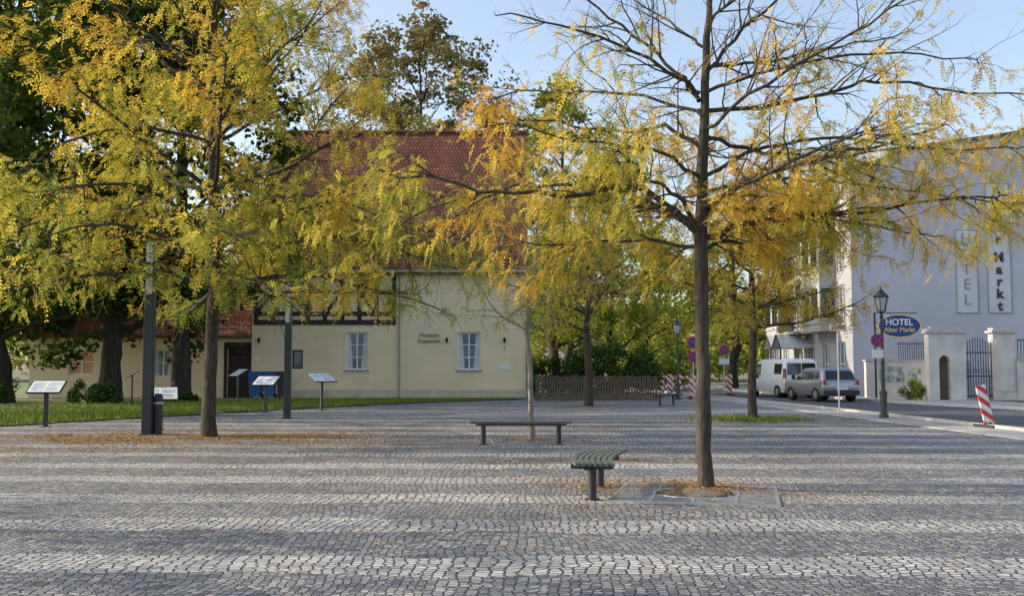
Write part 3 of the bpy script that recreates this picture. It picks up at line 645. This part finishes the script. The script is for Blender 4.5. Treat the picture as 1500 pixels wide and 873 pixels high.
# garden wall, portal and gate
gw=empty('garden_wall',(0,0,.1))
m=MB(); m.box(17.25,20.4,50.0,50.3,0,1.75); m.box(22.62,34,45.9,46.2,0,1.75); m.box(20.42,20.7,46.3,50.0,0,1.75); m.done('wall_body',M['wallw'],gw)
m=MB(); m.box(17.2,20.44,49.94,50.36,1.752,1.85); m.box(22.64,34,45.84,46.26,1.752,1.85); m.done('coping',M['kerb'],gw)
m=MB()
for i in range(14): x=18.9+i*.11; m.box(x,x+.02,50.13,50.15,1.85,2.72)
m.box(18.85,20.44,50.12,50.16,2.6,2.64)
for i in range(40): x=22.7+i*.14; m.box(x,x+.02,46.03,46.05,1.85,2.75)
m.box(22.7,28.5,46.02,46.06,2.66,2.7); m.done('railing',M['iron'],gw)
m=MB(); m.box(17.9,19.1,49.97,49.996,.75,1.5); m.box(19.3,19.9,49.97,49.996,.8,1.4); m.done('posters',M['poster'],gw)
po=empty('gate_portal',(18.7,46,.1)); 
m=MB(); arc=[(.45+.25-.25*math.cos(a),1.75+.25*math.sin(a)) for a in np.linspace(0,math.pi,9)]
for yy in (0,.5):
    m.quad((0,yy,0),(.45,yy,0),(.45,yy,1.75),(.45,yy,3.0),(0,yy,3.0)); m.quad((.95,yy,0),(1.65,yy,0),(1.65,yy,3.0),(.95,yy,3.0))
    for a,b in zip(arc[:-1],arc[1:]): m.quad((a[0],yy,a[1]),(b[0],yy,b[1]),(b[0],yy,3.0),(a[0],yy,3.0))
full=[(.45,0)]+arc+[(.95,0)]
for a,b in zip(full[:-1],full[1:]): m.quad((a[0],0,a[1]),(a[0],.5,a[1]),(b[0],.5,b[1]),(b[0],0,b[1]))
m.quad((0,0,0),(0,.5,0),(0,.5,3),(0,0,3)); m.quad((1.65,0,0),(1.65,.5,0),(1.65,.5,3),(1.65,0,3))
m.done('portal_wall',M['wallw'],po)
m=MB(); m.box(-.1,1.75,-.1,.6,3.0,3.1); m.box(-.05,1.7,-.05,.55,3.102,3.2); m.box(.15,1.5,.05,.45,3.202,3.3); m.done('cornice',M['kerb'],po)
m=MB(); m.box(.46,.94,.3,.34,0,2.0); m.done('door',M['fence'],po)
pp=empty('gate_pillar',(21.6,46,.1)); m=MB(); m.box(0,1.0,0,.5,0,3.0); m.box(.1,.9,-.04,-.003,.4,2.7); m.done('shaft',M['wallw'],pp); m=MB(); m.box(-.1,1.1,-.1,.6,3.003,3.12); m.box(0,1,0,.5,3.123,3.25); m.done('cornice',M['kerb'],pp)
ga=empty('iron_gate',(20.37,46.2,.1)); m=MB()
for i in range(11):
    x=.03+i*.117; z=2.35+.35*math.cos((x-.6)/.6*1.3)*1; m.box(x,x+.025,0,.025,.1,z)
    m.lathe([(.001,z),(.03,z+.03),(.001,z+.12)],5,x+.012,.012,cap=False)
for z in (.15,1.05,2.1): m.box(0,1.22,-.01,-.001,z,z+.05)
for i in range(5):
    c=.2+i*.2; m.tube([(c+.08*math.cos(a),-.012,1.3+.08*math.sin(a)) for a in np.linspace(0,6.28,10)],[.01]*10,4)
m.done('bars',M['iron'],ga)

# ------------------------------------------------------------------ street furniture
def bench(loc,rz,ln=2.0,w=.46,curve=.06,legs=.75):
    e=empty('park_bench',loc,rz); m=MB(); n=7; sw=w/n
    for i in range(n):
        y0=-w/2+i*sw+.007; y1=y0+sw-.016
        k=12; b=len(m.V)
        for j in range(k+1):
            x=-ln/2+ln*j/k; c=curve*((x/(ln/2))**2); f=1+.10*(x/(ln/2))
            for y,z in ((y0,.415),(y1,.415),(y1,.45),(y0,.45)): m.V.append((x,y*f-c,z+.012*(x/(ln/2))**2))
        for j in range(k):
            a=b+4*j
            for q in range(4): m.F.append((a+q,a+(q+1)%4,a+4+(q+1)%4,a+4+q))
        m.F.append((b+3,b+2,b+1,b)); m.F.append(tuple(b+4*k+q for q in range(4)))
    m.done('seat_slats',M['slat'],e)
    m=MB()
    for x in (-legs,legs):
        c=curve*((x/(ln/2))**2); m.box(x-.04,x+.04,-w/2-c+.01,w/2-c-.01,.36,.414)
        m.lathe([(.05,0),(.05,.36)],14,x,-c); m.lathe([(.09,.006),(.09,.02)],14,x,-c)
    m.box(-ln/2+.1,ln/2-.1,-.03,.03,.375,.405); m.done('steel_legs',M['stele'],e)
    return e
bench((.18,20.5,0),0,2.0,legs=.75)
bench((.98,12.45,0),R(81),2.1,.5,.10,legs=.62)
bench((6.35,42.5,0),R(60),1.8)
def grate(loc,rz,s=.95,r=.5):
    e=empty('tree_grate',loc,rz); m=MB(); t=.04
    m.box(-s,s,-s,-s+t,.005,.026); m.box(-s,s,s-t,s,.005,.026); m.box(-s,-s+t,-s+t,s-t,.005,.026); m.box(s-t,s,-s+t,s-t,.005,.026)
    for q in (-s*.5,0,s*.5): 
        hw=math.sqrt(max(0,r*r-q*q))
        m.box(q-.012,q+.012,-s+t,-hw,.012,.0275); m.box(q-.012,q+.012,hw,s-t,.012,.0275)
    ring=[(r*math.cos(a),r*math.sin(a),.015) for a in np.linspace(0,2*math.pi,33)]; m.tube(ring,[.018]*33,5); m.done('frame',M['gframe'],e)
    m=MB()
    for k in range(24):
        y=-s+t+.03+(2*s-2*t-.06)*k/23; hw=math.sqrt(max(0,r*r-y*y))
        for a,b in ((-s+t,-hw),(hw,s-t)) if hw>0 else ((-s+t,s-t),): m.box(a,b,y-.02,y+.02,.01,.024)
    m.done('steel_bars',M['grate'],e)
    d=MB(); d.box(-s+.02,s-.02,-s+.02,s-.02,.004,.009); d.done('soil_bed',M['dirt'],e)
    d=MB(); d.lathe([(r-.02,.01),(r*.6,.035),(.15,.06)],24); d.done('soil_mound',M['dirt'],e,smooth=True)
grate((2.2,12.35,0),R(-13)); grate((.45,21.4,0),R(5),.9,.4)

def stele(loc,h,w,rz=0):
    e=empty('light_column',loc,rz); m=MB(); m.box(-w/2,w/2,-w/2,w/2,0,h-1.25); m.box(-w/2,w/2,w*.1,w/2,h-1.25,h); m.box(-w/2,w/2,-w/2,w*.098,h-.06,h); m.box(-w/2-.05,w/2+.05,-w/2-.05,w/2+.05,.005,.03)
    m.box(w*.32,w/2,-w/2,w*.098,h-1.248,h-.062); m.done('column',M['stele'],e,bevel=.006)
    m=MB(); m.box(-w*.42,w*.31,-w*.42,w*.09,h-1.245,h-.065); m.done('lamp_insert',M['alu'],e)
stele((-8.28,23.4,0),4.45,.21); stele((-6.77,31,.0),4.15,.19)
e=empty('litter_bin',(-8.13,23.6,0)); m=MB(); m.lathe([(.10,0),(.12,.02),(.12,.85),(.10,.9),(.10,.93)],16); m.done('bin_body',M['stele'],e,smooth=False); m=MB(); m.lathe([(.135,.7),(.135,.74)],16); m.done('bin_rim',M['alu'],e)
def lectern(loc,rz,h=1.0,w=.85,tilt=30):
    e=empty('information_lectern',loc,rz); m=MB(); m.box(-.05,.05,-.03,.03,0,h); m.box(-.12,.12,-.12,.12,.004,.02)
    Mx=Matrix.Translation((0,0,h+.03))@Matrix.Rotation(R(tilt),4,'X'); m.box(-w/2,w/2,-.3,.3,-.02,.015,Mx); m.done('post_and_tray',M['stele'],e)
    m=MB(); m.box(-w/2+.03,w/2-.03,-.27,.27,.016,.022,Mx); m.done('panel',M['white'],e)
    m=MB(); m.box(-w/2+.08,-.05,-.2,.2,.0225,.025,Mx); m.box(.02,w/2-.08,.02,.2,.0225,.025,Mx); m.done('printed_images',M['panelimg'],e)
    m=MB()
    for i in range(6): m.box(.02,w/2-.08-(i%3)*.04,-.2+i*.03,-.19+i*.03,.0225,.0245,Mx)
    m.done('printed_text_lines',M['greyletter'],e)
lectern((-12.0,26.5,0),R(5)); lectern((-8.75,25.6,.0),R(20),.85); lectern((-14.6,39.5,.0),R(-70),1.25); lectern((-8.55,35.7,0),R(-15),1.05); lectern((-6.85,37.0,0),R(50),1.15,1.0); lectern((-11.6,43.5,0),R(-50),1.3)
def wheelie(loc,mat):
    e=empty('wheeled_waste_bin',loc); m=MB(); b=0
    m.V+=[(-.24,-.25,.08),(.24,-.25,.08),(.24,.25,.08),(-.24,.25,.08),(-.3,-.33,1.0),(.3,-.33,1.0),(.3,.33,1.0),(-.3,.33,1.0)]; m.F+=[(3,2,1,0),(4,5,6,7),(0,1,5,4),(1,2,6,5),(2,3,7,6),(3,0,4,7)]
    m.box(-.33,.33,-.36,.36,1.003,1.05); m.box(-.28,.28,-.3,.3,1.052,1.10); m.box(-.25,.25,.365,.42,.95,1.0); m.done('body_and_lid',mat,e,bevel=.015)
    m=MB()
    for x in (-.27,.27):
        m.tube([(x-.03,.25,.1),(x+.03,.25,.1)],[.1,.1],14)
    m.done('wheels',M['tyre'],e); return e
for x,mt in ((-12.5,'blue'),(-12.0+.15,'blue'),(-11.15,'darkbin')):
    wheelie((x,50.2,.04),M[mt]).scale=(1,1,1.22)

def street_lamp(loc,h=3.85):
    e=empty('street_lamp',loc); m=MB(); m.lathe([(.14,0),(.14,.1),(.10,.14),(.10,.7),(.12,.73),(.12,.78),(.06,.85),(.055,1.6),(.075,1.63),(.05,1.67),(.04,h-.85),(.07,h-.82),(.03,h-.75),(.05,h-.68),(.12,h-.66),(.12,h-.64)],16)
    for i in range(6):
        a=i*math.pi/3; m.tube([(.12*math.cos(a),.12*math.sin(a),h-.65),(.21*math.cos(a),.21*math.sin(a),h-.22)],[.012,.012],4)
    m.lathe([(.23,h-.22),(.26,h-.2),(.14,h-.08),(.10,h-.07),(.10,h-.02),(.05,h+.02),(.015,h+.05),(.02,h+.08),(.001,h+.14)],6)
    m.box(-.25,.25,-.012,.012,h-1.0,h-.98); m.done('post_and_hood',M['lampgreen'],e)
    m=MB(); m.lathe([(.105,h-.64),(.195,h-.225)],6); m.done('lantern_glass',M['lampglass'],e)
    return e
street_lamp((11.2,31,.03)); street_lamp((8.07,50,0))
street_lamp((5.6,88,0)); 
def disc_sign(parent,x,y,z,r,kind):
    m=MB(); m.tube([(x,y,z),(x,y-.02,z)],[r,r],28); m.quad(*[(x+r*math.cos(a),y,z+r*math.sin(a)) for a in np.linspace(0,6.283,29)[:-1]]); m.done('sign_ring',M['sred'],parent)
    m=MB(); m.quad(*[(x+r*.8*math.cos(a),y-.023,z+r*.8*math.sin(a)) for a in np.linspace(0,6.283,29)[:-1]]); m.done('sign_face',M['sblue'],parent)
    m=MB()
    for s in ((1,) if kind==1 else (1,-1)):
        Mx=Matrix.Translation((x,y-.026,z))@Matrix.Rotation(R(45*s),4,'Y'); m.box(-r*.82,r*.82,-.002*(s+2),0,-r*.1,r*.1,Mx)
    m.done('sign_bar',M['sred'],parent)
e=empty('no_stopping_sign',(11.0,30.85,.1)); disc_sign(e,0,0,2.25,.2,2)
m=MB(); m.box(-.17,.17,-.02,0,1.72,1.98); m.done('supplementary_plate',M['white'],e); m=MB(); m.box(-.02,.2,.003,.02,2.2,2.25); m.box(-.02,.2,.003,.02,1.8,1.85); m.done('bracket',M['alu'],e)
e=empty('no_stopping_sign',(7.0+1.65,49.0,0)); disc_sign(e,0,-.06,2.75,.3,1); disc_sign(e,0,-.06,2.05,.27,2); m=MB(); m.lathe([(.03,0),(.03,3.1)],8); m.done('post',M['alu'],e)
e=empty('no_stopping_sign',(12.4,60,0)); disc_sign(e,0,-.06,2.6,.3,2);m=MB(); m.lathe([(.03,0),(.03,3.0)],8); m.done('post',M['alu'],e); m=MB(); m.box(-.3,.3,-.06,-.04,1.75,2.1); m.done('supplementary_plate',M['white'],e)
e=empty('street_name_sign',(11.0,34.6,.03)); m=MB(); m.lathe([(.028,0),(.028,3.0)],10); m.done('post',M['alu'],e); m=MB(); m.box(-.28,.28,-.05,-.032,2.75,2.97); m.done('plate',M['white'],e); m=MB(); m.box(-.22,.22,-.055,-.052,2.82,2.86);m.box(-.25,.25,-.055,-.052,2.91,2.925); m.done('plate_print',M['sred'],e)
# oval hotel sign
e=empty('hotel_sign',(18.6,49.2,0)); m=MB()
def ell(a,b,y,n=40): return [(a*math.cos(t),y,3.55+b*math.sin(t)) for t in np.linspace(0,2*math.pi,n+1)[:-1]]
o1=ell(1.06,.58,0); o2=ell(1.06,.58,-.08); m.quad(*o2); m.quad(*o1[::-1])
for i in range(40): j=(i+1)%40; m.quad(o1[i],o1[j],o2[j],o2[i])
m.done('rim',M['gold'],e); m=MB(); m.quad(*ell(.99,.51,-.084)); m.done('face',M['sblue'],e)
text('HOTEL',.42,M['white'],e,(-.02,-.09,3.72),FR,bold=.008); text('Alter Markt',.31,M['gold'],e,(0,-.09,3.36),FR,bold=.006)
m=MB(); m.lathe([(.05,.1),(.05,4.2)],10,-1.16,.02); m.box(-1.12,.9,.0,.03,4.16,4.2); m.box(-1.1,-1.0,.0,.03,3.4,3.45); m.tube([(-.4,.015,4.16),(-.4,.015,4.0)],[.01,.01],4); m.tube([(.4,.015,4.16),(.4,.015,4.0)],[.01,.01],4); m.done('post_and_bracket',M['iron'],e)
def beacon(loc,rz=0,tilt=0,h=1.0,w=.25):
    e=empty('traffic_beacon',loc,rz); o=MB(); o.box(-w/2,w/2,-.02,.02,0,h); o.done('striped_board',M['stripe'],e,loc=(0,0,.1),rot=(0,R(tilt),0),bevel=.008)
    m=MB(); m.box(-.2,.2,-.4,.4,.0,.1); m.box(-.04,.04,-.06,.06,.1,.16); m.done('rubber_foot',M['plast'],e,bevel=.02); return e
beacon((12.05,26.0,.0),R(10),-13,1.0,.27)
for x,y in ((8.9,58),(9.4,58),(9.0,51.2),(12.4,58.5),(8.3,57)): beacon((x,y,0),0,0,1.1,.3)
def barrier(loc,ln,rz):
    e=empty('construction_barrier',loc,rz); m=MB(); m.box(0,ln,-.015,.015,.85,1.05); m.box(0,ln,-.015,.015,.25,.38); m.done('striped_rails',M['stripe'],e); m=MB()
    for i in range(int(ln/2)+1): m.box(i*2-.03,i*2+.03,.018,.06,.05,1.1); m.box(i*2-.12,i*2+.12,-.3,.3,0,.08)
    m.done('posts_and_feet',M['plast'],e)
barrier((7.9,66,0),4,R(8))

# ------------------------------------------------------------------ vehicles
def ring_body(layers,n=5):
    V=[];F=[];cnt=None
    for z,yr,yf,hw,cr in layers:
        ring=[]
        for (cx,cy,a0) in ((hw-cr,yf-cr,0),(-hw+cr,yf-cr,90),(-hw+cr,yr+cr,180),(hw-cr,yr+cr,270)):
            for k in range(n): a=R(a0+90*k/(n-1)); ring.append((cx+cr*math.cos(a),cy+cr*math.sin(a),z))
        cnt=len(ring); V+=ring
    for l in range(len(layers)-1):
        for i in range(cnt): j=(i+1)%cnt; F.append((l*cnt+i,l*cnt+j,(l+1)*cnt+j,(l+1)*cnt+i))
    F.append(tuple(range(cnt))[::-1]); F.append(tuple((len(layers)-1)*cnt+i for i in range(cnt)))
    return V,F
def lerp_layer(layers,z):
    for a,b in zip(layers[:-1],layers[1:]):
        if a[0]<=z<=b[0]:
            f=(z-a[0])/(b[0]-a[0]+1e-9); return [a[i]+(b[i]-a[i])*f for i in range(5)]
def vehicle(name,loc,rz,layers,paint,wh,side,rear,front,tails,ln,rw=.33):
    e=empty(name,loc,rz); V,F=ring_body(layers); o=mk('body',V,F,paint,e,smooth=True); 
    b=o.modifiers.new('es','EDGE_SPLIT'); b.split_angle=R(38)
    g=MB()
    for s in (1,-1):
        for y0,y1,z0,z1,sk0,sk1 in side:
            a=lerp_layer(layers,z0); c=lerp_layer(layers,z1); x0=a[3]+.006; x1=c[3]+.006
            g.quad((s*x0,y0,z0),(s*x0,y1,z0),(s*x1,y1+sk1,z1),(s*x1,y0+sk0,z1))
    for z0,z1,f in (rear,):
        a=lerp_layer(layers,z0); c=lerp_layer(layers,z1)
        segs=((-f,-.02),(.02,f)) if name=='parked_van' else ((-f,f),)
        for p,q in segs: g.quad((p*a[3],a[1]-.006,z0),(q*a[3],a[1]-.006,z0),(q*c[3],c[1]-.006,z1),(p*c[3],c[1]-.006,z1))
    z0,z1=front; a=lerp_layer(layers,z0); c=lerp_layer(layers,z1); g.quad((-.85*a[3],a[2]+.006,z0),(.85*a[3],a[2]+.006,z0),(.85*c[3],c[2]+.006,z1),(-.85*c[3],c[2]+.006,z1))
    g.done('windows',M['carglass'],e)
    hw=layers[1][3]
    t=MB(); r=MB(); ar=MB()
    for y in wh:
        for s in (1,-1):
            t.tube([(s*(hw-.2),y,rw),(s*(hw+.004),y,rw),(s*(hw+.012),y,rw)],[rw,rw,rw*.93],20); r.tube([(s*(hw+.0),y,rw),(s*(hw+.02),y,rw)],[rw*.62,rw*.5],10)
            pts=[(s*(hw+.003),y+(rw+.07)*math.cos(a),rw+(rw+.07)*math.sin(a)) for a in np.linspace(-.25,math.pi+.25,16)]; ar.quad(*pts)
    t.done('tyres',M['tyre'],e); r.done('rims',M['rim'],e); ar.done('wheel_arches',M['plast'],e)
    m=MB(); a=layers[1]
    for z0,z1,x0,x1 in tails:
        A=lerp_layer(layers,z0);B=lerp_layer(layers,z1)
        for s in (1,-1): m.quad((s*x0,A[1]-.008,z0),(s*x1,A[1]-.008,z0),(s*x1,B[1]-.008,z1),(s*x0,B[1]-.008,z1))
        for s in (1,-1): m.quad((s*(A[3]+.004),A[1]+.06,z0),(s*(A[3]+.004),A[1]+.2,z0),(s*(B[3]+.004),B[1]+.2,z1),(s*(B[3]+.004),B[1]+.06,z1))
    m.done('tail_lights',M['tail'],e)
    m=MB(); m.box(-a[3]*.93,a[3]*.93,-.09,.05,.32,.52); m.box(-a[3]*.93,a[3]*.93,ln-.12,ln+.03,.28,.5)
    for s in (1,-1): m.box(min(s*(hw+.02),s*(hw+.18)),max(s*(hw+.02),s*(hw+.18)),ln*.66,ln*.66+.1,1.0,1.2)
    m.done('bumpers_and_mirrors',M['plast'],e,bevel=.02)
    m=MB(); m.box(-.26,.26,-.1,-.094,.56,.67); m.box(-.26,.26,-.005+0,.0,.56,.67); m.done('number_plate',M['plate'],e)
    return e
van=[(.28,.06,4.9,.88,.12),(.45,.0,5.0,.95,.14),(1.0,.02,4.95,.96,.14),(1.12,.03,4.55,.95,.14),(1.2,.03,4.25,.94,.14),(1.85,.10,3.7,.86,.14),(1.95,.16,3.45,.80,.16),(2.0,.3,3.2,.72,.2)]
vehicle('parked_van',(14.75,52.2,.01),R(9),van,M['vanpaint'],(.95,4.05),[(3.05,4.0,1.18,1.75,.05,-.35),(.4,1.35,1.2,1.75,0,0)],(1.18,1.78,.86),(1.22,1.8),[(1.0,1.5,.84,.94)],5.0)
suv=[(.28,.10,4.1,.82,.15),(.45,.0,4.2,.90,.2),(.8,.0,4.18,.91,.2),(.93,.04,4.0,.90,.2),(1.0,.08,3.2,.87,.2),(1.4,.32,2.55,.74,.18),(1.5,.42,2.35,.68,.2),(1.54,.6,2.1,.58,.22)]
vehicle('parked_car',(14.75,46.0,.01),R(9),suv,M['silver'],(.75,3.35),[(1.75,2.75,1.01,1.38,0,-.25),(.95,1.68,1.01,1.38,.0,0),(.45,.88,1.03,1.36,.15,0)],(1.0,1.4,.82),(1.05,1.4),[(.78,.98,.60,.86)],4.2)

# ------------------------------------------------------------------ camera, light, sky
cam=bpy.data.cameras.new('camera'); co=bpy.data.objects.new('camera',cam); COL.objects.link(co)
co.location=(0,0,1.5); co.rotation_euler=(R(90+3.95),0,0); cam.lens=36; cam.sensor_width=36; cam.clip_end=2000; scn.camera=co
EL=26; S=Vector((-.995*math.cos(R(EL)),.08*math.cos(R(EL)),math.sin(R(EL)))).normalized()
sd=bpy.data.lights.new('sun','SUN'); so=bpy.data.objects.new('sun',sd); COL.objects.link(so); sd.energy=5; sd.angle=R(.5); sd.color=(1,.87,.68); so.rotation_euler=S.to_track_quat('Z','Y').to_euler()
w=bpy.data.worlds.new('World'); scn.world=w; w.use_nodes=True; nt=w.node_tree; bg=nt.nodes['Background']; sk=nt.nodes.new('ShaderNodeTexSky'); sk.sky_type='NISHITA'; sk.sun_disc=False
sk.sun_elevation=R(EL); sk.sun_rotation=math.atan2(S.x,S.y); sk.air_density=1.0; sk.dust_density=2.5; sk.ozone_density=1.6
hs=nt.nodes.new('ShaderNodeHueSaturation'); hs.inputs['Saturation'].default_value=.80; hs.inputs['Value'].default_value=1.9
nt.links.new(sk.outputs[0],hs.inputs['Color']); nt.links.new(hs.outputs[0],bg.inputs[0]); bg.inputs[1].default_value=.15
scn.view_settings.view_transform='Standard'; scn.view_settings.look='None'; scn.view_settings.exposure=0
